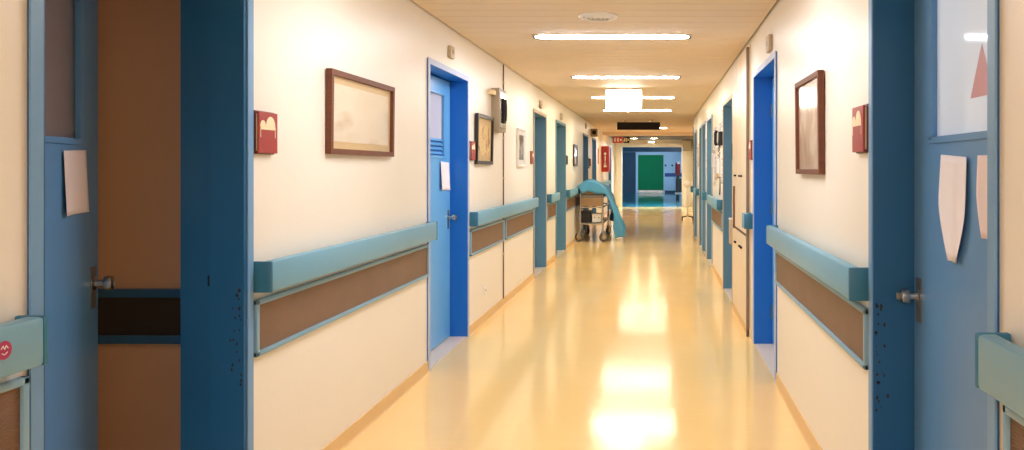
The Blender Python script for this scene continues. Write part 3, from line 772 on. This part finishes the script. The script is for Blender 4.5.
# wheeled stand
sx, sy = (687.5-657)*21/800, 21.0
r = thing('medical_stand', 'white wheeled stand with round head at the end of the right wall', 'stand', loc=(0, 0, 0))
MB().tube([(sx, sy, .10), (sx, sy, .95)], .022, 14).build('pole', M['white'], r, True)
MB().sphere((sx, sy, .95), .095, (1, .7, 1), 20).build('head', M['white'], r, True)
MB().box(sx-.05, sx+.05, sy-.05, sy+.05, .35, .80, .012).build('body', M['white'], r, True)
for k in range(4):
    a = PI/4+k*PI/2; x, y = sx+.2*math.cos(a), sy+.2*math.sin(a)
    c = MB().tube([(sx, sy, .12), (x, y, .085)], .013, 8).build('leg', M['black'], r, True)
    MB().lathe([(.02, -.012), (.038, -.01), (.038, .01), (.02, .012)], (x, y, .038), 'x', 16).build('wheel', M['black'], c, True)
r = thing('service_column', 'tall dark pipe column at the end of the right wall', 'column')
MB().cyl((.93, 19.6, 0), (.93, 19.6, H), .05, n=16).build('pipe', M['dark_sign'], r, True)
for z in (.5, 1.4, 2.2): MB().lathe([(.06, 0), (.06, .03)], (.93, 19.6, z), 'z', 16).build('collar', M['steel_dark'], r, True)

# far room
tag(MB().box(-3.2, 2.6, 45, 45.2, 0, 3.0).build('wall_far', M['far_wall']), 'pale blue end wall beyond the far doorway', 'wall', kind='structure')
tag(MB().box(-2.2, -2.0, YP+.2, 45, 0, 3.0).box(1.75, 1.95, YP+.2, 45, 0, 3.0).build('wall_far_side', M['far_wall']), 'pale blue side walls beyond the far doorway', 'wall', kind='structure')
tag(MB().box(-3.2, 2.6, YP+.2, 45.2, 2.6, 2.7).build('ceiling_far', M['far_dark']), 'dark ceiling beyond the far doorway', 'ceiling', kind='structure')
r = thing('door_14', 'large green door at the very end of the corridor', 'door', kind='structure')
gx0, gx1 = (638-657)*45/800, (663.5-657)*45/800
MB().box(gx0, gx1, 44.94, 44.999, .01, 2.14).build('door_leaf', M['green'], r)
MB().box(gx0-.12, gx0, 44.92, 44.999, 0, 2.24).box(gx1, gx1+.06, 44.92, 44.999, 0, 2.24).box(gx0, gx1, 44.92, 44.999, 2.14, 2.24).build('door_frame', M['far_wall'], r)
MB().box(gx0+.01, gx1-.01, 44.93, 44.94, .02, .16).build('kick_plate', M['steel'], r)
o = MB().box(-2.0, gx0-.13, 44.9, 44.999, .0, 2.3).build('door_15', M['far_dark']); tag(o, 'dark blue door left of the green door', 'door', kind='structure')
MB().box(-1.98, -1.9, 44.88, 44.9, 1.0, 1.1).build('handle', M['steel'], o)
o = MB().box(gx1+.07, 1.75, 44.97, 44.999, .92, 1.12, .006).build('trim_3', M['far_blue']); tag(o, 'blue rail on the pale wall right of the green door', 'trim', kind='structure')
o = MB().box(-1.99, -1.93, 38, 44.8, .92, 1.12, .006).build('trim_4', M['far_blue']); tag(o, 'blue rail on the left wall of the far room', 'trim', kind='structure')
o = MB().box(gx1+.07, 1.75, 44.97, 44.999, 0, .14).build('baseboard_far', M['far_dark']); tag(o, 'dark baseboard right of the green door', 'baseboard', kind='structure')
o = MB().box(-2.0, 1.75, 44.86, 44.90, 2.31, 2.59).build('trim_5', M['far_dark']); tag(o, 'dark header panel above the green door', 'trim', kind='structure')
for xx, lb in ((.48, 'small dark wall switch right of the green door, left one'), (.86, 'small dark wall switch right of the green door, right one')):
    o = MB().box(xx-.05, xx+.05, 44.975, 44.999, 1.50, 1.60, .006).build('wall_switch', M['far_dark']); tag(o, lb, 'switch', 'wall switches by the green door')
r = thing('fire_cabinet', 'red wall cabinet just inside the far doorway on the right', 'fire cabinet')
MB().box(.92, 1.17, 40.0, 40.4, 1.05, 1.68, .01).build('housing', M['fire_red'], r); MB().box(.95, 1.14, 39.985, 40.0, 1.08, 1.65, .004).build('cabinet_door', M['red'], r); MB().box(1.0, 1.15, 39.95, 39.985, 1.60, 1.72).build('label_plate', M['white'], r)
MB().box(.98, 1.12, 40.1, 40.3, .0, 1.05).build('stand', M['black'], r)
r = thing('linen_trolley', 'dark trolley with white base in the far doorway on the right', 'trolley')
MB().box(.86, 1.2, 36.2, 36.7, .30, .92, .01).build('body', M['black'], r); MB().box(.82, 1.24, 36.15, 36.75, .20, .28, .01).build('base', M['white'], r)
for x in (.88, 1.18):
    for y in (36.25, 36.65): MB().lathe([(.04, -.015), (.09, -.015), (.09, .015), (.04, .015)], (x, y, .09), 'x', 16).build('wheel', M['rubber'], r, True)
    MB().tube([(x, 36.22, .92), (x, 36.22, 1.1)], .015, 8).build('upright', M['steel'], r, True)
r = thing('ceiling_light', 'cool white ceiling light just inside the far blue room', 'ceiling light')  # added out of view to light the far room's floor
MB().box(-.9, .6, 29.2, 29.8, 2.54, 2.6).build('housing', M['white'], r); MB().box(-.85, .55, 29.25, 29.75, 2.53, 2.54).build('diffuser', M['tube_cool'], r)
r = thing('wall_lamp', 'cool white wall lamp on the right side of the far room', 'lamp')  # added out of sight to brighten the green door
MB().box(1.70, 1.749, 39.6, 42.0, 2.05, 2.30, .01).build('housing', M['white'], r); MB().box(1.68, 1.70, 39.65, 41.95, 2.08, 2.27).build('diffuser', M['tube_cool'], r)

# ------------------------------------------------------------------ world, dim light behind the viewer
w = bpy.data.worlds.new('World'); S.world = w; w.use_nodes = True
w.node_tree.nodes['Background'].inputs[0].default_value = (.5, .6, .8, 1); w.node_tree.nodes['Background'].inputs[1].default_value = .0
def lamp(name, loc, sx_, sy_, energy, rgb):
    L = bpy.data.lights.new(name, 'AREA'); L.shape = 'RECTANGLE'; L.size = sx_; L.size_y = sy_; L.energy = energy
    c = lin(*rgb); L.color = c[:3]
    o = bpy.data.objects.new(name, L); COL.objects.link(o); o.location = loc
    return o
rl = lamp('right_room_lamp', (2.2, 2.3, 2.1), .6, .6, 30, (238, 242, 250)); rl.rotation_euler = (0, math.radians(60), 0)
lamp('side_room_lamp', (RX-1.6, 1.2, 2.4), .6, .6, 5, (255, 220, 190))  # unseen fill added to lift the dark side room
lamp('rear_ceiling_lamp', (-.39, -2.2, H-.03), 1.2, .15, 85, (226, 232, 255))

# ------------------------------------------------------------------ camera
cam = bpy.data.cameras.new('Camera'); co = bpy.data.objects.new('Camera', cam); COL.objects.link(co)
co.location = (0, 0, 1.35); co.rotation_euler = (PI/2, 0, 0)
cam.sensor_width = 36; cam.sensor_fit = 'HORIZONTAL'; cam.lens = 800/1024*36
cam.shift_x = -(657-512)/1024; cam.shift_y = -(225-169)/1024
cam.clip_start = .02; cam.clip_end = 200
S.camera = co
vs = S.view_settings
vs.view_transform = 'Standard'; vs.look = 'None'; vs.gamma = 1; vs.use_curve_mapping = False; vs.exposure = .35
S.cycles.max_bounces = 12; S.cycles.diffuse_bounces = 6; S.cycles.glossy_bounces = 4; S.cycles.sample_clamp_indirect = 6
